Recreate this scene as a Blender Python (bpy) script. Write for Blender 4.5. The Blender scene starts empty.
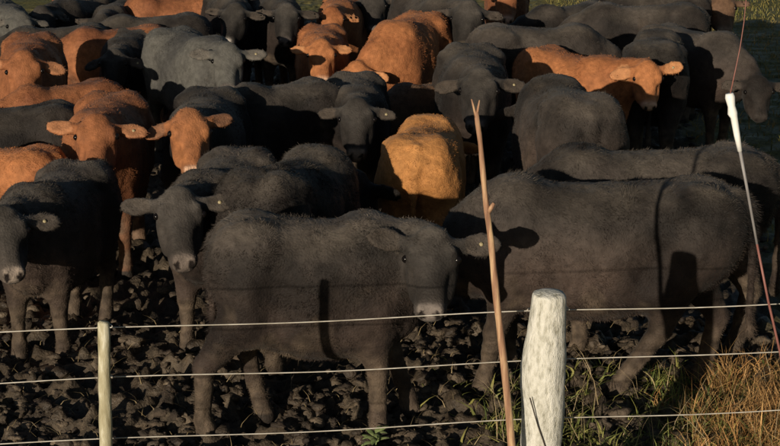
import bpy, math, random
import numpy as np
from mathutils import Vector, Matrix

random.seed(7)
RNG = np.random.default_rng(11)
D2R = math.pi / 180.0
scene = bpy.context.scene
COL = scene.collection

# ------------------------------------------------------------------ camera, sky, sun, exposure
CAM_H, FPX, PITCH = 3.0, 1500.0, 15.18 * D2R        # lens in pixels of a 780 wide frame
cam_d = bpy.data.cameras.new('camera')
cam_d.sensor_width = 36.0
cam_d.lens = 36.0 * FPX / 780.0
cam_d.clip_start, cam_d.clip_end = 0.1, 3000.0
cam_d.dof.use_dof = False
cam = bpy.data.objects.new('camera', cam_d)
cam.location = (0, 0, CAM_H)
cam.rotation_euler = (math.pi / 2 - PITCH, 0, 0)
COL.objects.link(cam)
scene.camera = cam

SUN_EL, SUN_AZ = 10.5 * D2R, 26.0 * D2R             # light travels away from the camera and 26 degrees to its right
world = bpy.data.worlds.new('World')
scene.world = world
world.use_nodes = True
wn = world.node_tree
sky = wn.nodes.new('ShaderNodeTexSky')
sky.sky_type = 'NISHITA'
sky.sun_disc = False
sky.sun_elevation = SUN_EL
sky.sun_rotation = math.pi + SUN_AZ
sky.air_density, sky.dust_density, sky.ozone_density = 1.0, 0.6, 1.5
bg = wn.nodes['Background']
bg.inputs['Strength'].default_value = 0.05
wn.links.new(sky.outputs[0], bg.inputs['Color'])

sun_d = bpy.data.lights.new('sun', 'SUN')
sun_d.energy = 5.0
sun_d.angle = 0.5 * D2R
sun_d.color = (1.0, 0.87, 0.69)
sun = bpy.data.objects.new('sun', sun_d)
sdir = Vector((math.sin(SUN_AZ) * math.cos(SUN_EL), math.cos(SUN_AZ) * math.cos(SUN_EL), -math.sin(SUN_EL)))
sun.rotation_euler = sdir.to_track_quat('-Z', 'Y').to_euler()
sun.location = (-8, -20, 8)
COL.objects.link(sun)

scene.view_settings.view_transform = 'Standard'
scene.view_settings.look = 'None'
scene.view_settings.exposure = 0.0
scene.view_settings.gamma = 1.0
scene.view_settings.use_curve_mapping = False
scene.render.engine = 'CYCLES'
scene.cycles.max_bounces = 5
scene.cycles.diffuse_bounces = 3


# ------------------------------------------------------------------ helpers
def tag(o, label=None, cat=None, group=None, kind=None):
    if label: o['label'] = label
    if cat: o['category'] = cat
    if group: o['group'] = group
    if kind: o['kind'] = kind
    return o


def at(px, py, z):
    """point at height z seen at pixel (px, py) of the 780 x 446 photograph"""
    x, y = (px - 390.0) / FPX, (py - 223.0) / FPX
    cp, sp = math.cos(PITCH), math.sin(PITCH)
    d = Vector((x, cp - y * sp, -sp - y * cp))
    t = (CAM_H - z) / -d.z
    return Vector((0, 0, CAM_H)) + d * t


def px_of(p):
    cp, sp = math.cos(PITCH), math.sin(PITCH)
    zc = p[1] * cp + (CAM_H - p[2]) * sp
    return (390 + FPX * p[0] / zc, 223 + FPX * ((CAM_H - p[2]) * cp - p[1] * sp) / zc)


def mesh_from(name, V, F, cols=None, smooth=True, nside=4):
    me = bpy.data.meshes.new(name)
    V = np.ascontiguousarray(V, dtype=np.float32)
    F = np.ascontiguousarray(F, dtype=np.int32)
    me.vertices.add(len(V))
    me.vertices.foreach_set('co', V.ravel())
    me.loops.add(F.size)
    me.loops.foreach_set('vertex_index', F.ravel())
    me.polygons.add(len(F))
    me.polygons.foreach_set('loop_start', np.arange(0, F.size, F.shape[1], dtype=np.int32))
    me.polygons.foreach_set('loop_total', np.full(len(F), F.shape[1], dtype=np.int32))
    if smooth:
        me.polygons.foreach_set('use_smooth', np.ones(len(F), dtype=bool))
    me.update(calc_edges=True)
    if cols is not None:
        a = me.color_attributes.new('col', 'FLOAT_COLOR', 'POINT')
        c = np.ones((len(V), 4), dtype=np.float32)
        c[:, :3] = cols
        a.data.foreach_set('color', c.ravel())
    return me


def link(name, me, mat, parent=None):
    o = bpy.data.objects.new(name, me)
    COL.objects.link(o)
    if mat: me.materials.append(mat)
    if parent: o.parent = parent
    return o


def vnoise(P, seed=0):
    """value noise in [0, 1] at the rows of P (n x 3)"""
    P = np.asarray(P, dtype=np.float64)
    i = np.floor(P).astype(np.int64)
    f = P - i
    f = f * f * (3 - 2 * f)
    out = np.zeros(len(P))
    for dx in (0, 1):
        wx = f[:, 0] if dx else 1 - f[:, 0]
        for dy in (0, 1):
            wy = f[:, 1] if dy else 1 - f[:, 1]
            for dz in (0, 1):
                wz = f[:, 2] if dz else 1 - f[:, 2]
                n = (i[:, 0] + dx) * 374761393 + (i[:, 1] + dy) * 668265263 + (i[:, 2] + dz) * 2147483647 + seed * 974634777
                n = (n ^ (n >> 13)) * 1274126177
                n = n ^ (n >> 16)
                out += wx * wy * wz * ((n & 0xFFFF) / 65535.0)
    return out


def fbm(P, octaves=4, seed=0):
    s, a, t = 0, 1.0, 0
    P = np.asarray(P, dtype=np.float64)
    for k in range(octaves):
        s = s + a * vnoise(P * 2 ** k + 17.3 * k, seed + k)
        t += a
        a *= 0.5
    return s / t


def norm(v):
    v = np.asarray(v, dtype=np.float64)
    return v / np.linalg.norm(v)


# ------------------------------------------------------------------ materials
def new_mat(name):
    m = bpy.data.materials.new(name)
    m.use_nodes = True
    n = m.node_tree
    return m, n, n.nodes['Principled BSDF']


def attr_mat(name, rough=0.7, spec=0.25, sheen=0.0, noise_scale=40, noise_amt=0.35, bump=0.0, bump_scale=120):
    m, n, b = new_mat(name)
    a = n.nodes.new('ShaderNodeAttribute'); a.attribute_name = 'col'
    tc = n.nodes.new('ShaderNodeTexCoord')
    nz = n.nodes.new('ShaderNodeTexNoise')
    nz.inputs['Scale'].default_value = noise_scale
    nz.inputs['Detail'].default_value = 5
    n.links.new(tc.outputs['Object'], nz.inputs['Vector'])
    mr = n.nodes.new('ShaderNodeMapRange')
    mr.inputs['From Min'].default_value, mr.inputs['From Max'].default_value = 0.3, 0.7
    mr.inputs['To Min'].default_value, mr.inputs['To Max'].default_value = 1 - noise_amt, 1 + noise_amt
    n.links.new(nz.outputs['Fac'], mr.inputs['Value'])
    mx = n.nodes.new('ShaderNodeVectorMath'); mx.operation = 'SCALE'
    n.links.new(a.outputs['Color'], mx.inputs[0])
    n.links.new(mr.outputs[0], mx.inputs['Scale'])
    n.links.new(mx.outputs[0], b.inputs['Base Color'])
    b.inputs['Roughness'].default_value = rough
    b.inputs['Specular IOR Level'].default_value = spec
    if sheen:
        b.inputs['Sheen Weight'].default_value = sheen
        b.inputs['Sheen Roughness'].default_value = 0.5
    if bump:
        bn = n.nodes.new('ShaderNodeTexNoise')
        bn.inputs['Scale'].default_value = bump_scale
        bn.inputs['Detail'].default_value = 6
        n.links.new(tc.outputs['Object'], bn.inputs['Vector'])
        bp = n.nodes.new('ShaderNodeBump')
        bp.inputs['Strength'].default_value = bump
        bp.inputs['Distance'].default_value = 0.01
        n.links.new(bn.outputs['Fac'], bp.inputs['Height'])
        n.links.new(bp.outputs[0], b.inputs['Normal'])
    return m


MAT_HIDE = attr_mat('cattle_hide', 0.65, 0.12, 0.03, 30, 0.2, 0.6, 90)
MAT_HAIR = attr_mat('cattle_hair', 0.6, 0.14, 0.0, 9, 0.2)
m_eye, _n, _b = new_mat('wet_eye')
_b.inputs['Base Color'].default_value = (0.006, 0.005, 0.005, 1)
_b.inputs['Roughness'].default_value = 0.12
_b.inputs['Specular IOR Level'].default_value = 0.2
MAT_EYE = m_eye
MAT_MUD = attr_mat('churned_mud', 0.75, 0.3, 0.0, 22, 0.55, 1.0, 75)
_n = MAT_MUD.node_tree
_w = _n.nodes.new('ShaderNodeTexNoise'); _w.inputs['Scale'].default_value = 3.5; _w.inputs['Detail'].default_value = 4
_r = _n.nodes.new('ShaderNodeMapRange')
_r.inputs['From Min'].default_value, _r.inputs['From Max'].default_value = .42, .6
_r.inputs['To Min'].default_value, _r.inputs['To Max'].default_value = .52, .9
_n.links.new([q for q in _n.nodes if q.type == 'TEX_COORD'][0].outputs['Object'], _w.inputs['Vector'])
_n.links.new(_w.outputs['Fac'], _r.inputs['Value'])
_n.links.new(_r.outputs[0], _n.nodes['Principled BSDF'].inputs['Roughness'])
MAT_GRASS = attr_mat('grass_blades', 0.6, 0.2, 0.0, 3, 0.25)


# ------------------------------------------------------------------ ground: churned mud, grass to the right and beyond
def axis_coords(lo, hi, fine_lo, fine_hi, step, mid=None, growth=1.22):
    pts = list(np.arange(fine_lo, fine_hi, step))
    if mid:
        pts += list(np.arange(pts[-1] + mid[1], mid[0], mid[1]))
    s = pts[-1] - pts[-2]
    while pts[-1] < hi:
        s *= growth
        pts.append(pts[-1] + s)
    s = step
    while pts[0] > lo:
        s *= growth
        pts.insert(0, pts[0] - s)
    return np.array(pts)


def grass_mask(x, y):
    """0 = trampled mud, 1 = turf"""
    e = fbm(np.stack([x * 0.9, y * 0.9, x * 0 + 3.1], 1), 3, 5) - 0.5
    near = (x - 1.35 + 1.3 * e) * 1.6
    near = np.where(y < 7.6, near, -1 + 0 * x)
    edge = 2.2 + 0.085 * (y - 8.0)
    far = (x - edge + 1.0 * e) * 1.5
    far = np.where(y > 7.2, far, -1)
    beyond = (y - 22.5 + 3 * e) * 0.6
    front = (5.6 - y + 0.8 * e) * 1.5
    return np.clip(np.maximum(np.maximum(near, far), np.maximum(beyond, front)), 0, 1)


def ground_height(x, y, g=None):
    if g is None: g = grass_mask(x, y)
    P = np.stack([x, y, 0 * x], 1)
    clod = np.abs(vnoise(P * 7.0, 1) - 0.5) * 2
    clod2 = np.abs(vnoise(P * 15.0 + 5, 2) - 0.5) * 2
    clod3 = vnoise(P * 34.0 + 9, 3)
    lump = (1 - clod) * 0.055 + (1 - clod2) * 0.045 + clod3 * 0.030
    pit = 0
    for sd in (31, 32):
        cs = .30
        ix, iy = np.floor(x / cs), np.floor(y / cs)
        for dx in (-1, 0, 1):
            for dy in (-1, 0, 1):
                q = np.stack([ix + dx, iy + dy, 0 * ix + .5 * sd], 1).astype(np.float64)
                jx, jy, js = vnoise(q * 1.0 + .001, sd), vnoise(q + .001, sd + 5), vnoise(q + .001, sd + 9)
                d2 = ((x - (ix + dx + jx) * cs) ** 2 + (y - (iy + dy + jy) * cs) ** 2) / (.045 + .04 * js) ** 2
                pit = pit + np.exp(-d2 * d2) * js - .35 * np.exp(-(np.sqrt(d2) - 1.5) ** 2 * 5)
    lump = lump - .085 * np.clip(pit, -1, 1)
    big = fbm(P * 0.9, 3, 4) * 0.10
    h = lump * (1 - 0.75 * g) + big - 0.12
    fade = np.clip((60 - y) / 30, 0, 1)
    return h * fade + g * 0.03


gx = axis_coords(-400, 400, -2.3, 2.4, 0.018)
gy = axis_coords(-60, 900, 6.3, 8.6, 0.018, (26, 0.06))
GX, GY = np.meshgrid(gx, gy, indexing='ij')
fx, fy = GX.ravel(), GY.ravel()
gm = grass_mask(fx, fy)
fz = ground_height(fx, fy, gm)
P3 = np.stack([fx, fy, 0 * fx], 1)
n1 = fbm(P3 * 6, 4, 21)[:, None]
n2 = fbm(P3 * 1.3, 3, 22)[:, None]
mud = .50 * np.array([0.085, 0.060, 0.038]) * (1 - n1) * 1.1 + np.array([0.105, 0.082, 0.057]) * n1 * 0.75
mud = mud * (0.6 + 0.75 * n2)
turf = np.array([0.075, 0.085, 0.022]) * (1 - n2) + np.array([0.17, 0.135, 0.045]) * n2
gcol = mud * (1 - gm[:, None]) + turf * gm[:, None]
nx_, ny_ = GX.shape
ii = np.arange(nx_ * ny_).reshape(nx_, ny_)
GF = np.stack([ii[:-1, :-1], ii[1:, :-1], ii[1:, 1:], ii[:-1, 1:]], -1).reshape(-1, 4)
ground = link('ground', mesh_from('ground', np.stack([fx, fy, fz], 1), GF, gcol), MAT_MUD)
tag(ground, kind='structure')


# ------------------------------------------------------------------ cattle: smooth implicit body, one continuous surface
def smooth_stations(st, n=160):
    st = np.array(st, dtype=np.float64)
    t = np.linspace(st[0, 0], st[-1, 0], n)
    out = [t]
    k = np.hanning(15); k /= k.sum()
    for c in range(1, st.shape[1]):
        v = np.interp(t, st[:, 0], st[:, c])
        v = np.convolve(np.pad(v, 7, mode='edge'), k, mode='valid')
        out.append(v)
    return out


BODY_ST = smooth_stations([   # x, half width, top, bottom
    (-.66, .070, 1.06, .86), (-.62, .135, 1.10, .78), (-.54, .205, 1.145, .64), (-.40, .245, 1.165, .56),
    (-.22, .265, 1.155, .505), (0, .285, 1.14, .475), (.16, .285, 1.135, .465), (.30, .255, 1.15, .475),
    (.42, .215, 1.15, .51), (.52, .165, 1.09, .57), (.60, .10, 1.0, .66), (.63, .05, .95, .72)])
HEAD_ST = smooth_stations([   # along the face, half width, front line, jaw line
    (-.07, .050, -.02, -.10), (-.02, .086, .012, -.15), (.05, .110, .026, -.185), (.13, .118, .024, -.20),
    (.20, .104, .010, -.195), (.27, .082, -.002, -.165), (.34, .072, -.008, -.145), (.40, .077, -.014, -.14),
    (.44, .066, -.028, -.125), (.465, .035, -.05, -.105)])


class Cow:
    def __init__(s, **kw):
        s.prims = []
        d = dict(nyaw=0, npitch=8, look=0, hpitch=58, roll=0, legs=None, belly=0.0, hs=1.1, bl=.90, nl=.45, hl=.85, ear_up=(0, 0), ear_fwd=(0, 0), tail=0.0)
        vr = np.random.default_rng(int(abs(kw.get('seed', 0)) * 7919 + 13))
        d['ear_up'] = tuple(vr.normal(.02, .16, 2))
        d['ear_fwd'] = tuple(vr.normal(.0, .14, 2))
        d['hs'] *= vr.uniform(.95, 1.06)
        d['hw'] = vr.uniform(.93, 1.07)
        d['belly'] = vr.uniform(-.02, .045)
        d['es'] = vr.uniform(.84, 1.04)
        d.update(kw)
        s.p = d
        n, p = math.radians(d['nyaw']), math.radians(d['npitch'])
        N1 = np.array([.40 * d['bl'], 0, .985])
        ndir = np.array([math.cos(p) * math.cos(n), math.cos(p) * math.sin(n), math.sin(p)])
        s.poll = N1 + np.array([.06, 0, 0]) + ndir * d['nl']
        az, hp, ro = math.radians(d['look']), math.radians(d['hpitch']), math.radians(d['roll'])
        a = np.array([math.cos(hp) * math.cos(az), math.cos(hp) * math.sin(az), -math.sin(hp)])
        c = np.array([math.sin(hp) * math.cos(az), math.sin(hp) * math.sin(az), math.cos(hp)])
        b = np.cross(c, a)
        b, c = b * math.cos(ro) + c * math.sin(ro), c * math.cos(ro) - b * math.sin(ro)
        s.A = np.stack([a, b, c])           # rows: along face, lateral, outward
        s.ndir = ndir

    def hp_(s, a, b, c):
        return s.poll + (s.A[0] * (a * s.p['hl']) + s.A[1] * b + s.A[2] * c) * s.p['hs']

    def anchor(s, name):
        if name == 'head': return s.hp_(.20, 0, 0)
        if name == 'rump': return np.array([-.42 * s.p['bl'], 0, 1.165])
        if name == 'withers': return np.array([.36 * s.p['bl'], 0, 1.15])
        if name == 'mid': return np.array([0, 0, 1.14])
        return np.array([0, 0, 0])

    def rc(s, a, b, ra, rb, k, g):
        s.prims.append(('rc', np.array(a, float), np.array(b, float), ra, rb, k, g))

    def ell(s, c, axes, r, k, g, sub=False):
        s.prims.append(('sub' if sub else 'ell', np.array(c, float), np.array(axes, float), np.array(r, float), None, k, g))

    def build_prims(s):
        I3 = np.eye(3)
        s.prims.append(('loft', np.zeros(3), I3, BODY_ST, 2.25, 0.05, 'body'))
        # hips, shoulder muscle, belly
        for q in (-1, 1):
            s.ell((-.43, q * .13, .93), I3, (.22, .125, .24), .08, 'body')
            s.ell((.36, q * .135, .86), I3, (.17, .10, .25), .08, 'body')
            s.ell((-.33, q * .205, 1.07), I3, (.06, .05, .045), .07, 'body')
            s.ell((-.24, q * .315, .80), I3, (.10, .075, .15), .07, 'body', sub=True)
            s.ell((.17, q * .335, .74), I3, (.045, .065, .22), .06, 'body', sub=True)
            s.ell((.30, q * .10, 1.10), I3, (.10, .05, .055), .05, 'body')
            s.ell((.40, q * .19, .72), I3, (.09, .05, .09), .06, 'body')
        s.ell((.05, 0, .60), I3, (.42, .25, .17 + s.p['belly']), .1, 'body')
        s.ell((.53, 0, .68), I3, (.12, .13, .16), .09, 'body')
        # legs
        st = s.p['legs'] or (0.03, -0.05, -0.04, 0.05)
        for i, q in enumerate((-1, 1)):
            dx = st[i]
            y = q * .135
            s.rc((.36, q * .14, .70), (.38 + dx * .5, y, .36), .105, .058, .07, 'leg')
            s.rc((.38 + dx * .5, y, .37), (.37 + dx, y, .12), .052, .042, .02, 'leg')
            s.rc((.37 + dx, y, .12), (.39 + dx, y, .02), .046, .058, .02, 'leg')
        for i, q in enumerate((-1, 1)):
            dx = st[2 + i]
            y = q * .135
            s.rc((-.42, q * .13, .84), (-.36 + dx * .25, q * .15, .62), .16, .105, .08, 'leg')
            s.rc((-.42 + dx * .2, q * .14, .68), (-.57 + dx * .7, y, .40), .125, .058, .06, 'leg')
            s.rc((-.57 + dx * .7, y, .41), (-.53 + dx, y, .12), .055, .044, .02, 'leg')
            s.rc((-.53 + dx, y, .12), (-.50 + dx, y, .02), .048, .060, .02, 'leg')
        # tail
        w = s.p['tail']
        pts = [(-.59, 0, 1.10), (-.655, .005 + w * .2, 1.02), (-.675, .01 + w * .5, .80), (-.675, .015 + w, .55), (-.68, .015 + w, .36)]
        rr = [.04, .03, .022, .020, .03]
        for i in range(4):
            s.rc(pts[i], pts[i + 1], rr[i], rr[i + 1], .045 if i < 2 else .02, 'tail')
        # shorten the trunk
        bl, hs = s.p['bl'], s.p['hs']
        X = np.array([bl, 1, 1])
        out = []
        for p in s.prims:
            if p[0] == 'rc': out.append(('rc', p[1] * X, p[2] * X) + p[3:])
            elif p[0] == 'loft': out.append(p[:3] + ([p[3][0] * bl] + p[3][1:],) + p[4:])
            else: out.append(p[:1] + (p[1] * X,) + p[2:])
        s.prims = out
        # neck
        t0 = s.hp_(-.03, 0, -.105)
        mid = (np.array([.42 * bl, 0, .93]) + t0) / 2 + np.array([.03, 0, .0])
        s.rc((.36 * bl, 0, .98), mid + np.array([0, 0, .03]), .175, .124, .09, 'neck')
        s.rc(mid + np.array([0, 0, .03]), t0, .122, .088, .05, 'neck')
        thr = s.hp_(.08, 0, -.15)
        s.rc((.46 * bl, 0, .80), thr, .165, .075, .10, 'neck')
        # head
        s.prims.append(('loft', s.poll, s.A, [HEAD_ST[0] * hs * s.p['hl'], HEAD_ST[1] * hs * s.p['hw']] + [v * hs for v in HEAD_ST[2:]], 2.2, .022, 'head'))
        for q in (-1, 1):
            s.ell(s.hp_(.125, q * .092, -.028), s.A, (.052, .036, .036), .02, 'head')
            s.ell(s.hp_(.095, q * .085, .004), s.A, (.040, .036, .022), .02, 'head')
            s.ell(s.hp_(.27, q * .088, -.05), s.A, (.07, .018, .03), .03, 'head', sub=True)
            s.ell(s.hp_(.20, q * .075, -.12), s.A, (.13, .038, .075), .04, 'head')
            s.ell(s.hp_(.425, q * .040, -.035), s.A, (.036, .030, .030), .02, 'head')
            s.ell(s.hp_(.45, q * .036, -.026), s.A, (.016, .014, .022), .008, 'head', sub=True)
            up = s.p['ear_up'][0 if q < 0 else 1]
            fw = s.p['ear_fwd'][0 if q < 0 else 1]
            e = norm(s.A[1] * q + s.A[0] * (.06 - up) + s.A[2] * (-.12 + fw))
            wv = norm(s.A[0] - e * np.dot(e, s.A[0]))
            nv = np.cross(e, wv)
            if np.dot(nv, s.A[2]) < 0: nv = -nv
            base = s.hp_(.03, q * .085, -.055)
            ax = np.stack([e, wv, nv])
            if q > 0: s.tag_at, s.tag_n = base + e * .15 * s.p['es'] + nv * .010, nv
            s.rc(base, base + e * .08, .045, .032, .03, 'ear')
            es = s.p['es']
            s.ell(base + e * .15 * es, ax, (.108 * es, .068 * es, .026), .025, 'ear')
            s.ell(base + e * .16 * es + nv * .034, ax, (.086 * es, .048 * es, .028), .012, 'ear', sub=True)
        s.ell(s.hp_(-.01, 0, .0), s.A, (.05, .07, .03), .05, 'head')

    @staticmethod
    def dist(pr, x, y, z):
        kind = pr[0]
        if kind == 'rc':
            _, a, b, ra, rb, k, g = pr
            ba = b - a
            l2 = float(ba @ ba)
            px, py, pz = x - a[0], y - a[1], z - a[2]
            t = np.clip((px * ba[0] + py * ba[1] + pz * ba[2]) / l2, 0, 1)
            return np.sqrt((px - t * ba[0]) ** 2 + (py - t * ba[1]) ** 2 + (pz - t * ba[2]) ** 2) - (ra + (rb - ra) * t)
        if kind in ('ell', 'sub'):
            _, c, ax, r, _q, k, g = pr
            px, py, pz = x - c[0], y - c[1], z - c[2]
            u = [(px * ax[i, 0] + py * ax[i, 1] + pz * ax[i, 2]) for i in range(3)]
            k0 = np.sqrt(sum((u[i] / r[i]) ** 2 for i in range(3)))
            k1 = np.sqrt(sum((u[i] / r[i] ** 2) ** 2 for i in range(3))) + 1e-6
            return k0 * (k0 - 1) / k1
        _, o, ax, st, n, k, g = pr
        px, py, pz = x - o[0], y - o[1], z - o[2]
        u = px * ax[0, 0] + py * ax[0, 1] + pz * ax[0, 2]
        v = px * ax[1, 0] + py * ax[1, 1] + pz * ax[1, 2]
        w = px * ax[2, 0] + py * ax[2, 1] + pz * ax[2, 2]
        uc = np.clip(u, st[0][0], st[0][-1])
        hw = np.interp(uc, st[0], st[1])
        tp = np.interp(uc, st[0], st[2])
        bt = np.interp(uc, st[0], st[3])
        zc, hh = (tp + bt) / 2, (tp - bt) / 2
        q = ((np.abs(v) / hw) ** n + (np.abs(w - zc) / hh) ** n) ** (1 / n)
        d = (q - 1) * np.minimum(hw, hh)
        du = np.abs(u - uc)
        return np.where(du > 0, np.sqrt(np.maximum(d, 0) ** 2 + du ** 2), d)

    def bounds(s, pr):
        kind = pr[0]
        if kind == 'rc':
            r = max(pr[3], pr[4])
            return np.minimum(pr[1], pr[2]) - r, np.maximum(pr[1], pr[2]) + r
        if kind in ('ell', 'sub'):
            e = np.sqrt(((pr[2] * pr[3][:, None]) ** 2).sum(0))
            return pr[1] - e, pr[1] + e
        st = pr[3]
        cs = []
        for u in (st[0][0], st[0][-1]):
            for v in (-st[1].max(), st[1].max()):
                for w in (st[3].min(), st[2].max()):
                    cs.append(pr[1] + pr[2][0] * u + pr[2][1] * v + pr[2][2] * w)
        cs = np.array(cs)
        return cs.min(0), cs.max(0)

    def mesh(s, h):
        s.build_prims()
        bs = [s.bounds(p) for p in s.prims]
        lo = np.min([b[0] for b in bs], 0) - .05
        hi = np.max([b[1] for b in bs], 0) + .05
        n = np.ceil((hi - lo) / h).astype(int) + 1
        ax = [(lo[i] + h * np.arange(n[i])).astype(np.float32) for i in range(3)]
        D = np.full(n, 1.0, dtype=np.float32)
        for pr, (b0, b1) in sorted(zip(s.prims, bs), key=lambda t: t[0][0] == 'sub'):
            k = pr[5]
            i0 = np.maximum(np.floor((b0 - k - 2 * h - lo) / h).astype(int), 0)
            i1 = np.minimum(np.ceil((b1 + k + 2 * h - lo) / h).astype(int) + 1, n)
            sl = tuple(slice(i0[i], i1[i]) for i in range(3))
            d = s.dist(pr, ax[0][sl[0]][:, None, None], ax[1][sl[1]][None, :, None], ax[2][sl[2]][None, None, :])
            c = D[sl]
            if pr[0] == 'sub':
                m = np.clip(.5 - .5 * (c + d) / k, 0, 1)
                D[sl] = c + (-d - c) * m + k * m * (1 - m)
            else:
                m = np.clip(.5 + .5 * (c - d) / k, 0, 1)
                D[sl] = c + (d - c) * m - k * m * (1 - m)
        # surface nets
        S = D < 0
        cnt = np.zeros(n - 1, dtype=np.int8)
        offs = [(i, j, k) for i in (0, 1) for j in (0, 1) for k in (0, 1)]
        for o in offs:
            cnt += S[o[0]:o[0] + n[0] - 1, o[1]:o[1] + n[1] - 1, o[2]:o[2] + n[2] - 1]
        mask = (cnt > 0) & (cnt < 8)
        ci = np.argwhere(mask)
        idx = np.full(n - 1, -1, dtype=np.int64)
        idx[mask] = np.arange(len(ci))
        acc = np.zeros((len(ci), 3)); num = np.zeros(len(ci))
        cd = {o: D[ci[:, 0] + o[0], ci[:, 1] + o[1], ci[:, 2] + o[2]] for o in offs}
        for a in range(3):
            for o in offs:
                if o[a]: continue
                o2 = list(o); o2[a] = 1; o2 = tuple(o2)
                d0, d1 = cd[o], cd[o2]
                cr = (d0 < 0) != (d1 < 0)
                t = d0[cr] / (d0[cr] - d1[cr])
                p = np.tile(np.array(o, float), (cr.sum(), 1))
                p[:, a] = t
                acc[cr] += p
                num[cr] += 1
        V = lo + h * (ci + acc / num[:, None])
        F = []
        for a in range(3):
            b, c = (a + 1) % 3, (a + 2) % 3
            sl0 = [slice(None)] * 3; sl1 = [slice(None)] * 3
            sl0[a], sl1[a] = slice(0, n[a] - 1), slice(1, n[a])
            A0, A1 = S[tuple(sl0)], S[tuple(sl1)]
            e = np.argwhere(A0 != A1)
            e = e[(e[:, b] > 0) & (e[:, c] > 0) & (e[:, b] < n[b] - 1) & (e[:, c] < n[c] - 1)]
            q = []
            for db, dc in ((1, 1), (0, 1), (0, 0), (1, 0)):
                t = e.copy(); t[:, b] -= db; t[:, c] -= dc
                q.append(idx[t[:, 0], t[:, 1], t[:, 2]])
            q = np.stack(q, 1)
            fl = ~A0[e[:, 0], e[:, 1], e[:, 2]]
            q[fl] = q[fl][:, ::-1]
            F.append(q)
        F = np.concatenate(F)
        # light smoothing
        ed = np.concatenate([F[:, [0, 1]], F[:, [1, 2]], F[:, [2, 3]], F[:, [3, 0]]])
        for it in range(2):
            sm = np.zeros_like(V); ct = np.zeros(len(V))
            for k in range(3):
                sm[:, k] = np.bincount(ed[:, 0], V[ed[:, 1], k], len(V)) + np.bincount(ed[:, 1], V[ed[:, 0], k], len(V))
            ct = np.bincount(ed[:, 0], minlength=len(V)) + np.bincount(ed[:, 1], minlength=len(V))
            V = V * .45 + .55 * sm / ct[:, None]
        return V, F

    def regions(s, V):
        x, y, z = V[:, 0], V[:, 1], V[:, 2]
        best = {}
        for pr in s.prims:
            if pr[0] == 'sub': continue
            d = s.dist(pr, x, y, z)
            g = pr[6]
            best[g] = np.minimum(best[g], d) if g in best else d
        return best


def vert_normals(V, F):
    fn = np.cross(V[F[:, 2]] - V[F[:, 0]], V[F[:, 3]] - V[F[:, 1]])
    N = np.zeros_like(V)
    for j in range(4):
        for k in range(3):
            N[:, k] += np.bincount(F[:, j], fn[:, k], len(V))
    return N / (np.linalg.norm(N, axis=1)[:, None] + 1e-12)


EYE_V = EYE_F = None


def eye_mesh():
    me = bpy.data.meshes.get('eye')
    if me: return me
    V, F = [], []
    nu, nv = 10, 7
    for j in range(nv):
        th = math.pi * (j + .5) / nv
        for i in range(nu):
            ph = 2 * math.pi * i / nu
            V.append((math.sin(th) * math.cos(ph), math.sin(th) * math.sin(ph), math.cos(th)))
    for j in range(nv - 1):
        for i in range(nu):
            F.append((j * nu + i, (j + 1) * nu + i, (j + 1) * nu + (i + 1) % nu, j * nu + (i + 1) % nu))
    me = mesh_from('eye', np.array(V) * .019, np.array(F))
    me.materials.append(MAT_EYE)
    return me


PAL = {   # coat, second tone, muzzle, ear lining
    'black': ((.0095, .0082, .0078), (.026, .0215, .019), (.11, .09, .08), (.085, .065, .05)),
    'dusty': ((.013, .011, .010), (.046, .038, .033), (.13, .105, .09), (.075, .060, .048)),
    'grey': ((.055, .053, .050), (.085, .082, .074), (.10, .085, .075), (.14, .12, .10)),
    'brown': ((.085, .050, .032), (.13, .075, .045), (.20, .14, .10), (.16, .10, .07)),
    'red': ((.155, .058, .027), (.25, .098, .042), (.50, .30, .20), (.46, .22, .11)),
    'bright': ((.23, .085, .034), (.34, .135, .053), (.58, .36, .24), (.52, .26, .12)),
    'tan': ((.33, .148, .048), (.44, .205, .070), (.55, .35, .2), (.5, .3, .15)),
}
m_tag, _n, _b = new_mat('ear_tag_plastic')
_b.inputs['Base Color'].default_value = (.30, .25, .14, 1)
_b.inputs['Roughness'].default_value = .5
MAT_TAG = m_tag


def tube_raw(r, h, n=10):
    V, F = [], []
    for k in range(n):
        a = 2 * math.pi * k / n
        V += [(r * math.cos(a), r * math.sin(a), 0), (r * .85 * math.cos(a), r * .85 * math.sin(a), h)]
    V.append((0, 0, h * 1.3))
    for k in range(n):
        j = (k + 1) % n
        F += [(2 * k, 2 * j, 2 * j + 1), (2 * k, 2 * j + 1, 2 * k + 1), (2 * k + 1, 2 * j + 1, 2 * n)]
    return V, F


HERD = 'cattle crowded behind the wire fence'
PLACED = []


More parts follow.
